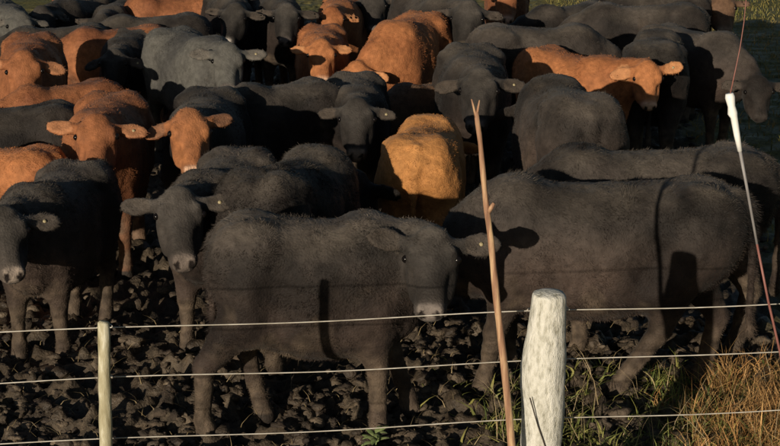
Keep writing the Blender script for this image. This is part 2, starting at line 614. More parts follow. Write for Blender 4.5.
def make_cow(key, anchor, px, py, heading, sc=1.0, label='', look=None, near=1, nose=None, hair=None, shift=(0, 0), mask=None, hairl=1.0, **kw):
    """heading: world azimuth of the body (0 right, 90 away, -90 to the camera); look: turn of the face away from the camera"""
    th = math.radians(heading)
    face = -90 - math.degrees(math.atan((px - 390) / FPX)) + (look or 0) if look is not None else heading + kw.get('nyaw', 0) * 1.1
    kw['look'] = face - heading
    kw['seed'] = px * 3 + py
    c = Cow(**kw)
    a = c.anchor(anchor) * sc
    w = at(px, py, a[2])
    ox = w.x - (a[0] * math.cos(th) - a[1] * math.sin(th)) + shift[0]
    oy = w.y - (a[0] * math.sin(th) + a[1] * math.cos(th)) + shift[1]
    h = (.0145, .018, .025)[near]
    V, F = c.mesh(h / sc)
    N = vert_normals(V, F)
    seed = len(PLACED) * 7
    cl = fbm(V * 14 + seed, 3, seed) - .5
    cl2 = fbm(V * 45 + seed, 2, seed + 3) - .5
    reg = c.regions(V)
    dh = np.minimum(reg['head'], reg['ear'])
    soft = np.clip(dh / .05, .25, 1)
    V = V + N * (cl * .015 + cl2 * .009)[:, None] * soft[:, None]
    base, alt, muz, lin = [np.array(t) for t in PAL[key]]
    if nose is not None: muz = np.array(nose)
    t = np.clip((fbm(V * 3.5 + seed, 3, seed + 1) - .5) * 2.6 + .5, 0, 1)[:, None]
    t2 = np.clip((fbm(V * 28 + seed, 2, seed + 2) - .5) * 2 + .5, 0, 1)[:, None]
    C = base * (1 - t) + alt * t
    C = C * (.86 + .28 * t2)
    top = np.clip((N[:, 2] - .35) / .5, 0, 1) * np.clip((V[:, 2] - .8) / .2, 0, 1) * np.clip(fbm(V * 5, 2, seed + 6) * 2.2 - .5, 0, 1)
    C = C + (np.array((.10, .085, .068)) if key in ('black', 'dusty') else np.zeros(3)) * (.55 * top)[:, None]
    if key in ('black', 'dusty'):
        g = .45 * np.clip(1 - dh / .08, 0, 1)[:, None]
        C = C * (1 - g) + g * (C.mean(1)[:, None] * np.array((1.10, 1.03, .95)) + .001)
        br = np.clip((1.0 - V[:, 2]) / .3, 0, 1)[:, None] * (1 - g)
        C = C * (1 + br * np.array((.16, .0, -.06)))
    rel = (V - c.poll) / c.p['hs']
    u, v_, w_ = rel @ c.A[0] / c.p['hl'], rel @ c.A[1], rel @ c.A[2]
    inhead = dh < .03
    pad = np.clip((u - .385) / .02, 0, 1) * np.clip((w_ + .095) / .02, 0, 1) * np.clip((.062 - np.abs(v_)) / .015, 0, 1) * inhead
    mz = np.clip((u - .36) / .05, 0, 1) * inhead * (.75 if key not in ('black', 'dusty') else .25)
    mz = np.maximum(mz, pad)
    C = C * (1 - mz[:, None]) + muz * mz[:, None]
    nost = inhead & (np.minimum(np.hypot(u - .452, v_ - .034), np.hypot(u - .452, v_ + .034)) < .016) & (w_ > -.075)
    C[nost] = (.012, .009, .008)
    if mask:        # dark coat with a lighter face
        fc = np.clip((dh - .10) / -.12, 0, 1)[:, None] * (1 - mz[:, None])
        C = C * (1 - fc) + fc * (np.array(PAL[mask][0]) * (1 - t) + np.array(PAL[mask][1]) * t) * (.75 + .5 * t2)
    ein = (reg['ear'] < .03) & (np.abs(v_) > .15) & ((N @ c.A[2]) > .35)
    C[ein] = C[ein] * .5 + lin * .5
    mudn = fbm(V * 7 + seed, 3, 9)[:, None]
    hgt = np.clip((.74 - V[:, 2]) / .45, 0, 1)[:, None]
    low = np.clip(hgt * 1.5 + mudn * 2.4 - 1.75, 0, 1) * np.clip(dh / .1, 0, 1)[:, None]
    C = C * (1 - .8 * low) + np.array((.088, .066, .047)) * .8 * low * (.6 + .8 * t2)
    hoof = (V[:, 2] < .05)
    C[hoof] = (.03, .024, .02)
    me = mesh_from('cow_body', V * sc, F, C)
    name = {'black': 'black_cow', 'dusty': 'black_cow', 'grey': 'grey_cow', 'brown': 'brown_cow', 'red': 'red_cow', 'bright': 'red_cow', 'tan': 'tan_cow'}[key]
    o = link(name, me, MAT_HIDE)
    o.location = (ox, oy, 0)
    o.rotation_euler = (0, 0, th)
    tag(o, label, 'cow', HERD)
    for q in (-1, 1):
        e = bpy.data.objects.new('eye', eye_mesh())
        COL.objects.link(e)
        e.parent = o
        e.location = Vector(c.hp_(.128, q * .117, -.020) * sc)
        e.scale = (sc * 1.1,) * 3
    if near < 2 and look is not None and (px + py) % 3 != 1:
        nv = Vector(c.tag_n)
        tv, tf = tube_raw(.0105, .005)
        R = nv.to_track_quat('Z', 'Y').to_matrix()
        tm = mesh_from('ear_tag', np.array([list(R @ Vector(p)) for p in tv]), np.array(tf), smooth=False)
        to = link('ear_tag', tm, MAT_TAG, o)
        to.location = Vector(c.tag_at * sc)
    # coat
    nh = hair or (60000, 24000, 9000)[near]
    area = np.linalg.norm(np.cross(V[F[:, 2]] - V[F[:, 0]], V[F[:, 3]] - V[F[:, 1]]), axis=1)
    rng = np.random.default_rng(seed + 5)
    fi = np.searchsorted(np.cumsum(area), rng.random(nh) * area.sum())
    fi = np.clip(fi, 0, len(F) - 1)
    r1, r2 = rng.random((nh, 1)), rng.random((nh, 1))
    q = F[fi]
    mixq = lambda X: (X[q[:, 0]] * (1 - r1) + X[q[:, 1]] * r1) * (1 - r2) + (X[q[:, 3]] * (1 - r1) + X[q[:, 2]] * r1) * r2
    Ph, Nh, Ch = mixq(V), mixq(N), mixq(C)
    lenm = np.full(len(V), .019)
    lenm = np.where(V[:, 2] > 1.02, .024, lenm)
    lenm = np.where(reg['leg'] < .03, .011, lenm)
    lenm = np.where(dh < .03, .007, lenm)
    lenm = np.where((dh < .03) & (u < .07), .017, lenm)
    lenm = np.where((reg['ear'] < .02) & (np.abs(v_) > .12), .020, lenm)
    lenm = np.where(reg['tail'] < .02, .03, lenm)
    lenm[(mz > .3) | hoof] = .0
    L = hairl * (.9, .78, .72)[near] * lenm[q[:, 0]] * (.55 + .8 * rng.random(nh)) * (.7 + .6 * vnoise(Ph * 9 + seed, 4))
    keep = L > .004
    Ph, Nh, Ch, L = Ph[keep], Nh[keep], Ch[keep], L[keep]
    n = len(Ph)
    flow = np.tile(np.array([-.55, 0, -.55]), (n, 1))
    cur = np.stack([vnoise(Ph * 22 + 31 * k + seed, k) - .5 for k in range(3)], 1) * 1.5 + np.stack([vnoise(Ph * 8 + 77 * k + seed, k + 5) - .5 for k in range(3)], 1) * 1.3
    ran = rng.normal(0, .22, (n, 3))
    d = Nh * .42 + flow * .9 + cur + ran
    d -= Nh * np.minimum((d * Nh).sum(1) - .12, 0)[:, None]
    d /= np.linalg.norm(d, axis=1)[:, None]
    side = np.cross(d, Nh + rng.normal(0, .6, (n, 3)))
    side /= np.linalg.norm(side, axis=1)[:, None] + 1e-9
    wd = (.0014, .0019, .0028)[near] / sc
    root = Ph - Nh * .002
    HV = np.empty((n, 3, 3))
    HV[:, 0] = root - side * wd
    HV[:, 1] = root + side * wd
    HV[:, 2] = root + d * L[:, None]
    HC = np.empty((n, 3, 3))
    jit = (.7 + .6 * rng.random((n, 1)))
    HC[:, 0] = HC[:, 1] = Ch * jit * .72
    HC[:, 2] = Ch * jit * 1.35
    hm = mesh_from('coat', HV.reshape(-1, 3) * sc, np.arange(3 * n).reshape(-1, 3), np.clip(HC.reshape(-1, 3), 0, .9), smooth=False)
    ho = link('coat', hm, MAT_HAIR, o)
    tag(ho, kind='stuff')
    PLACED.append((name, px, py, ox, oy, th, sc, c, label))
    return o


#HERD_BEGIN
COWS = [
 # ---- front row
 ('dusty', 'head', 431, 270, 3, .955, dict(near=0, look=-3, nyaw=-53, nl=.36, npitch=22, hpitch=52, bl=.80, hl=.80, nose=(.165, .14, .125), legs=(.02, .24, -.22, .14), ear_fwd=(.5, .05),
   label='black cow standing broadside nearest the fence, its pinkish grey nose turned to the viewer')),
 ('dusty', 'head', 181, 224, -102, .92, dict(near=0, look=4, nyaw=2, npitch=22, hpitch=46, label='black cow facing out over the rump of the broadside front cow, both round ears spread')),
 ('dusty', 'head', 8, 240, -102, .88, dict(near=0, look=8, nyaw=8, npitch=18, hpitch=44, nose=(.22, .18, .15), label='black cow cut by the left picture edge, muddy front legs left of the thin post')),
 ('dusty', 'mid', 598, 184, 174, 1.01, dict(near=0, bl=1.19, nyaw=-4, npitch=-34, legs=(0, .1, .02, .40), label='big black cow broadside behind the white post with shadows on its flank')),
 # ---- second row
 ('bright', 'mid', -12, 150, 172, .84, dict(near=1, npitch=-10, legs=(.1, -.05, .1, -.1), label='red cow standing side on behind the black face at the left edge')),
 ('black', 'mid', 292, 162, 66, .98, dict(near=0, npitch=-15, label='shaggy black cow with sunlit back just left of the tan rump')),
 ('tan', 'rump', 419, 136, 83, .93, dict(near=0, npitch=-10, hairl=.6, label='golden tan cow showing only its rounded rump above a dark shadow')),
 ('dusty', 'mid', 648, 152, 177, 1.03, dict(near=0, bl=1.08, npitch=-30, nyaw=-10, label='black cow whose back shows as a strip right above the big broadside cow')),
 # ---- third row
 ('red', 'head', 96, 143, -88, .98, dict(near=1, look=-4, nyaw=10, npitch=28, hpitch=41, label='red cow facing out with spread ears above the shaggy back of the leftmost black cow')),
 ('black', 'head', 191, 140, -90, .98, dict(near=1, look=4, nyaw=0, npitch=28, hpitch=48, mask='bright', nose=(.58, .36, .24), label='cow with red face, pale muzzle and dark back above the round eared black face')),
 ('black', 'head', 357, 126, -88, .92, dict(near=1, look=-2, npitch=18, hpitch=50, nose=(.2, .15, .11), label='black cow with long brownish face just left above the tan rump')),
 ('black', 'head', 478, 97, -90, 1.05, dict(near=1, look=-6, npitch=19, hpitch=46, label='black cow facing out behind the forked tip of the wooden stick')),
 ('dusty', 'rump', 584, 95, 100, 1.06, dict(near=1, npitch=-10, label='black cow with domed sunlit rump behind the strip of black back')),
 ('brown', 'mid', 432, 84, -150, .78, dict(near=1, nyaw=10, npitch=-10, look=-30, hpitch=40, label='dark brown cow pressed between the long face and the cow at the stick tip')),
 ('black', 'mid', 280, 86, -158, .95, dict(near=1, bl=.70, npitch=-15, label='long black back stretching below the grey cow')),
 # ---- fourth row
 ('red', 'head', 25, 78, -80, 1.0, dict(near=1, look=0, npitch=21, hpitch=52, label='red cow with drooping face near the left edge above the side on red cow')),
 ('grey', 'head', 228, 66, -55, 1.0, dict(near=1, look=-2, nyaw=-14, npitch=20, hpitch=46, label='woolly grey cow turned three quarters to the viewer')),
 ('bright', 'head', 322, 60, -88, .90, dict(near=1, look=2, npitch=20, hpitch=50, label='red cow with broad tan ears, the lower of two stacked red faces')),
 ('bright', 'mid', 408, 20, -112, 1.02, dict(near=1, nyaw=-25, npitch=-22, hpitch=60, look=-20, label='bright red cow with lowered head right of the stacked red faces')),
 ('bright', 'mid', 574, 55, -50, .94, dict(near=1, nyaw=2, npitch=20, look=10, hs=.98, hl=.8, hpitch=62, label='red cow slung low between black backs with its head at the right end')),
 ('black', 'rump', 655, 42, 78, 1.02, dict(near=1, npitch=-10, label='black rump behind the head of the low red cow')),
 ('dusty', 'mid', 540, 28, 4, 1.05, dict(near=1, npitch=-25, label='black cow broadside just above the low red back')),
 ('red', 'mid', 116, 29, -165, .9, dict(near=2, npitch=-15, label='slim red back in sun at upper left')),
 ('black', 'head', 112, 68, -90, .88, dict(near=1, look=-12, npitch=14, hpitch=46, label='black cow facing out between two sunlit red backs at upper left')),
 ('black', 'mid', 12, 108, -172, .9, dict(near=1, bl=.8, npitch=-5, label='black cow in shade between the drooping red face and the side on red cow')),
 ('red', 'mid', 62, 86, -152, .82, dict(near=1, npitch=-14, label='red cow with thin sunlit back just above the round eared red face')),
 ('black', 'mid', 55, 28, -165, .9, dict(near=2, npitch=-12, label='black back above the slim red back at upper left')),
 # ---- far rows
 ('bright', 'head', 333, 23, -95, .95, dict(near=2, look=4, npitch=18, hpitch=44, nose=(.62, .5, .4), label='red cow with white muzzle, the upper of two stacked red faces')),
 ('black', 'head', 466, 24, -70, 1.1, dict(near=2, look=-8, npitch=21, hpitch=48, nose=(.34, .25, .15), label='black cow with tan muzzle far above the tip of the stick')),
 ('black', 'head', 230, 22, -80, 1.0, dict(near=2, look=-22, npitch=19, hpitch=44, nose=(.38, .34, .3), label='black cow with white nose behind the grey cow')),
 ('dusty', 'mid', 640, 6, 176, 1.02, dict(near=2, bl=1.0, npitch=-15, label='big black cow broadside at the top right')),
 ('dusty', 'withers', 722, 34, -50, .97, dict(near=2, npitch=-26, nyaw=-10, look=14, hpitch=60, hl=.75, nose=(.03, .025, .022), label='black cow reaching its neck down to the grass at the right edge')),
 ('brown', 'head', 724, 12, -50, 1.0, dict(near=2, look=10, hpitch=46, npitch=15, label='dark brown cow with sunlit jaw at the top right corner')),
 ('black', 'head', 44, 24, -105, .95, dict(near=2, look=6, hpitch=46, npitch=17, nose=(.4, .36, .3), label='black cow with white nose at the upper left')),
 ('grey', 'head', 20, 30, -62, .95, dict(near=2, look=-6, hpitch=46, npitch=16, label='dull greyish cow at the upper left corner')),
 ('red', 'head', 92, 3, -70, .95, dict(near=2, look=10, hpitch=46, npitch=17, label='red face at the top edge left of the long red back')),
 ('red', 'mid', 178, -4, 8, .95, dict(near=2, npitch=5, nyaw=-20, label='red cow standing broadside along the top edge')),
 ('black', 'head', 286, 22, -78, 1.0, dict(near=2, look=-5, hpitch=46, npitch=18, label='black cow left behind the stacked red faces')),
 ('black', 'head', 374, 10, -104, 1.0, dict(near=2, look=5, hpitch=46, npitch=18, label='black cow right behind the white muzzled red face')),
 ('red', 'head', 507, 3, -95, .95, dict(near=2, look=5, hpitch=46, npitch=15, label='red face at the top edge right of the tan muzzled black cow')),
 ('black', 'mid', 570, 6, -150, .95, dict(near=2, npitch=-5, label='black back behind the broadside cow above the low red back')),
 ('black', 'mid', 152, 17, -172, .95, dict(near=2, npitch=-6, label='black back in front of the red cow along the top edge')),
 ('black', 'head', 104, 29, -90, .88, dict(near=2, look=8, npitch=15, hpitch=48, label='black cow facing out below the red face at the upper left')),
 ('black', 'mid', 655, -7, 172, 1.0, dict(near=2, npitch=-8, label='black back at the very top beside the dark brown cow')),
]
for key, anc, px, py, hd, sc, kw in COWS:
    make_cow(key, anc, px, py, hd, sc, **kw)
#HERD_END


# ------------------------------------------------------------------ loose clods of mud, straw, grass
def ico1():
    t = (1 + 5 ** .5) / 2
    v = np.array([(-1, t, 0), (1, t, 0), (-1, -t, 0), (1, -t, 0), (0, -1, t), (0, 1, t), (0, -1, -t), (0, 1, -t), (t, 0, -1), (t, 0, 1), (-t, 0, -1), (-t, 0, 1)], float)
    f = [(0, 11, 5), (0, 5, 1), (0, 1, 7), (0, 7, 10), (0, 10, 11), (1, 5, 9), (5, 11, 4), (11, 10, 2), (10, 7, 6), (7, 1, 8),
         (3, 9, 4), (3, 4, 2), (3, 2, 6), (3, 6, 8), (3, 8, 9), (4, 9, 5), (2, 4, 11), (6, 2, 10), (8, 6, 7), (9, 8, 1)]
    v = [tuple(p) for p in v]
    cache = {}
    def mid(a, b):
        k = (min(a, b), max(a, b))
        if k not in cache:
            v.append(tuple((np.array(v[a]) + np.array(v[b])) / 2)); cache[k] = len(v) - 1
        return cache[k]
    g = []
    for a, b, c in f:
        x, y, z = mid(a, b), mid(b, c), mid(c, a)
        g += [(a, x, z), (b, y, x), (c, z, y), (x, y, z)]
    V = np.array(v)
    return V / np.linalg.norm(V, axis=1)[:, None], np.array(g)


def clods(n, xr, yr, smin, smax, seed):
    rng = np.random.default_rng(seed)
    IV, IF = ico1()
    x = rng.uniform(*xr, n * 2); y = rng.uniform(*yr, n * 2)
    w = fbm(np.stack([x * 3, y * 3, x * 0], 1), 2, 61)
    keep = (grass_mask(x, y) < .5) & (w + rng.normal(0, .12, len(x)) > .47)
    x, y = x[keep][:n], y[keep][:n]
    n = len(x)
    z = ground_height(x, y)
    s = smin + (smax - smin) * rng.random(n) ** 4
    if smax > .06:
        IV, IF = IV[:12], np.array([(0, 11, 5), (0, 5, 1), (0, 1, 7), (0, 7, 10), (0, 10, 11), (1, 5, 9), (5, 11, 4), (11, 10, 2), (10, 7, 6), (7, 1, 8), (3, 9, 4), (3, 4, 2), (3, 2, 6), (3, 6, 8), (3, 8, 9), (4, 9, 5), (2, 4, 11), (6, 2, 10), (8, 6, 7), (9, 8, 1)])
    sc3 = s[:, None] * rng.uniform(.6, 1.25, (n, 3)) * np.array([1, 1, .62])
    ang = rng.uniform(0, 6.28, n)
    ca, sa = np.cos(ang), np.sin(ang)
    P = IV[None] * sc3[:, None, :]
    ro = rng.uniform(0, 90, (n, 1, 3))
    P = P * (1 + 1.3 * (vnoise((IV[None] * 1.7 + ro).reshape(-1, 3), 3).reshape(n, -1) - .5) + 1.0 * (vnoise((IV[None] * 4.1 + ro).reshape(-1, 3), 5).reshape(n, -1) - .5))[:, :, None]
    Q = np.empty_like(P)
    Q[:, :, 0] = P[:, :, 0] * ca[:, None] - P[:, :, 1] * sa[:, None] + x[:, None]
    Q[:, :, 1] = P[:, :, 0] * sa[:, None] + P[:, :, 1] * ca[:, None] + y[:, None]
    Q[:, :, 2] = P[:, :, 2] + (z - s * .08)[:, None]
    F = (IF[None] + (np.arange(n) * len(IV))[:, None, None]).reshape(-1, 3)
    k = rng.random((n, 1)) ** 1.4
    c = np.array([.030, .022, .016]) * (1 - k) + np.array([.100, .076, .052]) * k
    C = np.repeat(c, len(IV), 0)
    o = link('mud_clods', mesh_from('mud_clods', Q.reshape(-1, 3), F, C, smooth=True), MAT_MUD)
    tag(o, 'loose clods of churned mud around the hooves', kind='stuff')
    return o


clods(7000, (-2.4, 2.2), (6.2, 8.6), .008, .055, 3)
clods(3000, (-5.0, 3.5), (8.6, 19), .03, .09, 4)


def blades(name, x, y, length, lean_dir, lean, width, cols, label, seed, z=None):
    rng = np.random.default_rng(seed)
    n = len(x)
    z = ground_height(x, y) - .01 if z is None else z
    ld = np.stack([np.cos(lean_dir), np.sin(lean_dir), 0 * lean_dir], 1)
    base = np.stack([x, y, z], 1)
    sd = rng.uniform(0, 6.28, n)
    side = np.stack([np.cos(sd), np.sin(sd), 0 * sd], 1)
    pts = []
    for t in (0, .4, .75, 1.0):
        c = base + np.array([0, 0, 1]) * (length * (t - .45 * lean * t * t))[:, None] + ld * (length * lean * t ** 1.8)[:, None]
        wv = width * (1 - t) ** .7
        if t < 1: pts += [c - side * wv[:, None], c + side * wv[:, None]]
        else: pts += [c]
    V = np.stack(pts, 1)
    b = (np.arange(n) * 7)[:, None]
    F = np.concatenate([b + np.array([[0, 1, 3]]), b + np.array([[0, 3, 2]]), b + np.array([[2, 3, 5]]), b + np.array([[2, 5, 4]]), b + np.array([[4, 5, 6]])])
    C = np.repeat(cols, 7, 0)
    o = link(name, mesh_from(name, V.reshape(-1, 3), F, C), MAT_GRASS)
    tag(o, label, kind='stuff')
    return o


def grass_near():
    rng = np.random.default_rng(77)
    ncl = 760
    cx = rng.uniform(.55, 2.6, ncl); cy = rng.uniform(5.0, 7.75, ncl)
    k = rng.random(ncl) < np.clip((cx - 1.25) * 1.6, .05, 1) * np.where(cy > 7.3, .5, 1)
    cx, cy = cx[k], cy[k]
    m = 46
    pt = vnoise(np.stack([cx * 3.2, cy * 3.2, 0 * cx + 4], 1), 2)
    dry = np.clip((cx - 1.25) * 2.2 + rng.normal(0, .3, len(cx)) - 2.2 * np.clip(pt - .5, 0, 1) * 2, 0, 1)
    tall = rng.uniform(.05, .17, len(cx)) + .10 * (cy < 6.2) + .16 * np.clip((cx - 1.3) * 2, 0, 1) * rng.random(len(cx))  # unseen clumps below the frame stand taller, added to shade the bottom edge
    x = np.repeat(cx, m) + rng.normal(0, .045, len(cx) * m)
    y = np.repeat(cy, m) + rng.normal(0, .045, len(cx) * m)
    L = np.repeat(tall, m) * rng.uniform(.4, 1.25, len(x))
    d = np.repeat(dry, m)[:, None]
    r = rng.random((len(x), 1))
    green = np.array([.045, .085, .020]) * (1 - r) + np.array([.22, .23, .06]) * r
    straw = np.array([.26, .125, .042]) * (1 - r) + np.array([.55, .34, .14]) * r
    pick = (rng.random((len(x), 1)) < d * .85 + .12)
    cols = np.where(pick, straw, green)
    blades('grass', x, y, L, rng.uniform(0, 6.28, len(x)), rng.uniform(.15, 1.3, len(x)), np.full(len(x), .0016) + .0035 * rng.random(len(x)) ** 2, cols,
           'tufts of green and orange dry grass at the trampled edge of the mud', 1)


def grass_far():
    rng = np.random.default_rng(78)
    n = 26000
    x = rng.uniform(2.6, 12, n); y = rng.uniform(9, 30, n)
    k = grass_mask(x, y) > .45
    x, y = x[k], y[k]
    r = rng.random((len(x), 1)); q = vnoise(np.stack([x * .8, y * .8, 0 * x], 1), 8)[:, None]
    cols = (np.array([.07, .11, .025]) * (1 - r) + np.array([.20, .19, .05]) * r) * (1 - q) + np.array([.42, .25, .09]) * q * (.5 + .7 * r)
    blades('grass', x, y, rng.uniform(.05, .14, len(x)), rng.uniform(0, 6.28, len(x)), rng.uniform(.3, 1.0, len(x)), np.full(len(x), .006), cols,
           'rough green and tawny grass beyond the right side of the herd', 2)


grass_near()
grass_far()


def weeds():
    rng = np.random.default_rng(83)
    n = 2600
    cx = rng.uniform(.1, 2.2, 150); cy = rng.uniform(6.3, 7.7, 150)
    k = rng.integers(0, 150, n)
    x = cx[k] + rng.normal(0, .05, n); y = cy[k] + rng.normal(0, .05, n)
    keep = rng.random(n) < np.clip((cx[k] - .1) * 1.2, .05, 1)
    x, y = x[keep], y[keep]
    r = rng.random((len(x), 1))
    cols = np.array([.06, .085, .022]) * (1 - r) + np.array([.25, .23, .07]) * r
    blades('low_weeds', x, y, rng.uniform(.05, .16, len(x)), rng.uniform(0, 6.28, len(x)), rng.uniform(.5, 1.5, len(x)), rng.uniform(.003, .009, len(x)), cols,
           'low yellow green weeds growing out of the mud beside the fat post', 6)
    n = 170
    x = rng.uniform(.5, 2.3, n); y = rng.uniform(6.4, 7.6, n)
    blades('dry_stalks', x, y, rng.uniform(.16, .42, n), rng.uniform(0, 6.28, n), rng.uniform(.1, 1.1, n), np.full(n, .0022), np.tile(np.array([.30, .23, .13]), (n, 1)) * rng.uniform(.5, 1.3, (n, 1)),
           'bare dry stalks standing in the weeds', 7)


weeds()


def straw():
    rng = np.random.default_rng(79)
    n = 800
    x = rng.uniform(-2.4, 1.6, n); y = rng.uniform(6.3, 8.6, n)
    r = rng.random((n, 1))
    cols = np.array([.12, .09, .05]) * (1 - r) + np.array([.34, .26, .14]) * r
    blades('straw_litter', x, y, rng.uniform(.04, .14, n), rng.uniform(0, 6.28, n), rng.uniform(.9, 1.5, n), np.full(n, .0022), cols,
           'scattered bits of straw and stalk trodden into the mud', 3, z=ground_height(x, y) + .012)


straw()


# ------------------------------------------------------------------ wire fence, posts, stick and rod
def tube(pts, radii, nside=8, cap=True, jitter=0.0, jscale=20, seed=0, squash=None):
    pts = [np.array(p, float) for p in pts]
    V, F = [], []
    n = len(pts)
    for i, p in enumerate(pts):
        t = norm(pts[min(i + 1, n - 1)] - pts[max(i - 1, 0)])
        u = norm(np.cross(t, (0, 1, 0)) if abs(t[1]) < .9 else np.cross(t, (1, 0, 0)))
        w = np.cross(u, t)
        for k in range(nside):
            a = 2 * math.pi * k / nside
            V.append(p + radii[i] * (u * math.cos(a) + w * math.sin(a) * (squash or 1)))
    for i in range(n - 1):
        for k in range(nside):
            a, b = i * nside + k, i * nside + (k + 1) % nside
            F.append((a, b, b + nside, a + nside))
    V = np.array(V)
    if cap:
        for ring, p in ((0, pts[0]), (n - 1, pts[-1])):
            V = np.vstack([V, p[None]])
            c = len(V) - 1
            for k in range(nside):
                a, b = ring * nside + k, ring * nside + (k + 1) % nside
                F.append((b, a, c, c) if ring == 0 else (a, b, c, c))
    if jitter:
        C = np.array(pts).mean(0)
        nn = fbm(V * jscale, 3, seed) - .5
        d = V - C
        d[:, 2] = 0
        ln = np.linalg.norm(d, axis=1)[:, None] + 1e-6
        V = V + d / ln * (nn * jitter * 2)[:, None]
    return V, [tuple(dict.fromkeys(f)) for f in F]


def mesh_py(name, V, F, mat, parent=None, smooth=True):
    me = bpy.data.meshes.new(name)
    me.from_pydata([tuple(v) for v in V], [], F)
    if smooth:
        me.polygons.foreach_set('use_smooth', [True] * len(me.polygons))
    me.update()
    return link(name, me, mat, parent)


def ramp_mat(name, stops, scale=(20, 20, 20), detail=6, rough=.8, bump=.5, bdist=.01, spec=.2, distort=.0):
    m, n, b = new_mat(name)
    tc = n.nodes.new('ShaderNodeTexCoord')
    mp = n.nodes.new('ShaderNodeMapping')
    mp.inputs['Scale'].default_value = scale
    nz = n.nodes.new('ShaderNodeTexNoise')
    nz.inputs['Scale'].default_value = 1.0
    nz.inputs['Detail'].default_value = detail
    nz.inputs['Roughness'].default_value = .65
    nz.inputs['Distortion'].default_value = distort
    cr = n.nodes.new('ShaderNodeValToRGB')
    while len(cr.color_ramp.elements) < len(stops): cr.color_ramp.elements.new(.5)
    for e, (p, c) in zip(cr.color_ramp.elements, stops):
        e.position = p; e.color = (*c, 1)
    n.links.new(tc.outputs['Object'], mp.inputs[0])
    n.links.new(mp.outputs[0], nz.inputs['Vector'])
    n.links.new(nz.outputs['Fac'], cr.inputs[0])
    n.links.new(cr.outputs[0], b.inputs['Base Color'])
    bp = n.nodes.new('ShaderNodeBump')
    bp.inputs['Strength'].default_value = bump
    bp.inputs['Distance'].default_value = bdist
    n.links.new(nz.outputs['Fac'], bp.inputs['Height'])
    n.links.new(bp.outputs[0], b.inputs['Normal'])
    b.inputs['Roughness'].default_value = rough
    b.inputs['Specular IOR Level'].default_value = spec
    return m


M_POST = ramp_mat('whitewashed_weathered_post', [(.28, (.20, .19, .14)), (.40, (.42, .41, .35)), (.52, (.58, .57, .51)), (.72, (.68, .67, .62))], (48, 48, 20), 10, .9, .8, .02)
M_BATTEN = ramp_mat('pale_split_wood', [(.3, (.22, .19, .11)), (.5, (.38, .35, .24)), (.62, (.55, .53, .42)), (.8, (.70, .68, .58))], (30, 30, 7), 6, .85, .6, .01)
M_STICK = ramp_mat('peeled_orange_wood', [(.3, (.13, .065, .042)), (.5, (.30, .17, .105)), (.68, (.56, .40, .23))], (40, 40, 3.2), 5, .6, .3, .004)
M_WIRE = ramp_mat('galvanised_wire', [(.3, (.30, .27, .22)), (.7, (.55, .52, .46))], (12, 12, 12), 3, .45, .1, .001, .5)
M_WHITE = ramp_mat('white_sleeve', [(.3, (.70, .70, .68)), (.7, (.80, .80, .78))], (20, 20, 20), 3, .5, .1, .001, .4)
M_ROD = ramp_mat('grey_rod', [(.3, (.16, .15, .15)), (.7, (.28, .27, .27))], (20, 20, 6), 3, .5, .1, .001, .4)
M_WHIP = ramp_mat('reddish_rod', [(.3, (.16, .06, .05)), (.7, (.26, .11, .09))], (20, 20, 6), 3, .5, .1, .001, .4)

M_DARKWIRE = ramp_mat('rusted_wire', [(.3, (.03, .025, .02)), (.7, (.07, .05, .04))], (20, 20, 6), 3, .6, .1, .001, .3)
FY0, FSL = 5.40, 0.115


def fence_pt(px, py, off=0.0):
    x, y = (px - 390.0) / FPX, (py - 223.0) / FPX
    cp, sp = math.cos(PITCH), math.sin(PITCH)
    d = np.array([x, cp - y * sp, -sp - y * cp])
    t = (FY0 + off) / (d[1] - FSL * d[0])
    return np.array([0, 0, CAM_H]) + d * t


def along(p, q, ts):
    return [p + (q - p) * t for t in ts]


fence = bpy.data.objects.new('wire_fence', None)
COL.objects.link(fence)
fence.location = (0, FY0, 0)
tag(fence, 'three strand wire fence with a fat whitewashed post and a thin pale post', 'fence')
OFF = Vector((0, -FY0, 0))


def fence_part(name, V, F, mat, smooth=True, parent=None):
    o = mesh_py(name, V - np.array([0, FY0, 0]), F, mat, parent or fence, smooth)
    return o


# fat white post
top, low = fence_pt(549, 296), fence_pt(541, 446)
dirv = (low - top) / (top[2] - low[2])
bot = top + dirv * (top[2] + .35)
N = 40
zb = fence_pt(525, 368)[2]
pp, rr = [], []
for i in range(N):
    t = i / (N - 1)
    p = bot + (top - bot) * t
    h = p[2]
    r = .079 + .009 * math.exp(-((h - zb) / .12) ** 2) - .010 * max(0, (h - zb - .08) / .2) + .004 * math.sin(h * 9 + 1)
    p = p + np.array([-.008 * math.exp(-((h - zb) / .12) ** 2), 0, 0])
    pp.append(p); rr.append(r)
pp += [top + np.array([.001, 0, z_]) for z_ in (.007, .013, .018, .021)]
rr += [rr[-1] * q_ for q_ in (.97, .86, .62, .30)]
V, F = tube(pp, rr, 36, jitter=.006, jscale=26, seed=5)
o = fence_part('post', V, F, M_POST)
tag(o, 'fat whitewashed wooden post with rough lichen spotted surface')
# loose wire end on its lower left
wpts = [fence_pt(px, py, -.088) for px, py in ((530, 398), (534, 412), (538, 426), (543, 440), (548, 456))]
V, F = tube(wpts, [.0026] * 5, 6)
fence_part('wire_end', V, F, M_DARKWIRE)
# thin post
top, low = fence_pt(103.5, 323), fence_pt(106, 446)
dirv = (low - top) / (top[2] - low[2])
bot = top + dirv * (top[2] + .3)
pp = along(bot, top, [i / 23 for i in range(24)])
rr = [.0262 - .0035 * (i / 23) ** 3 for i in range(24)]
pp += [top + np.array([.001, 0, .006])]; rr += [.015]
V, F = tube(pp, rr, 10, jitter=.004, jscale=30, seed=8, squash=.8)
o = fence_part('post', V, F, M_BATTEN)
tag(o, 'thin pale split wooden post')
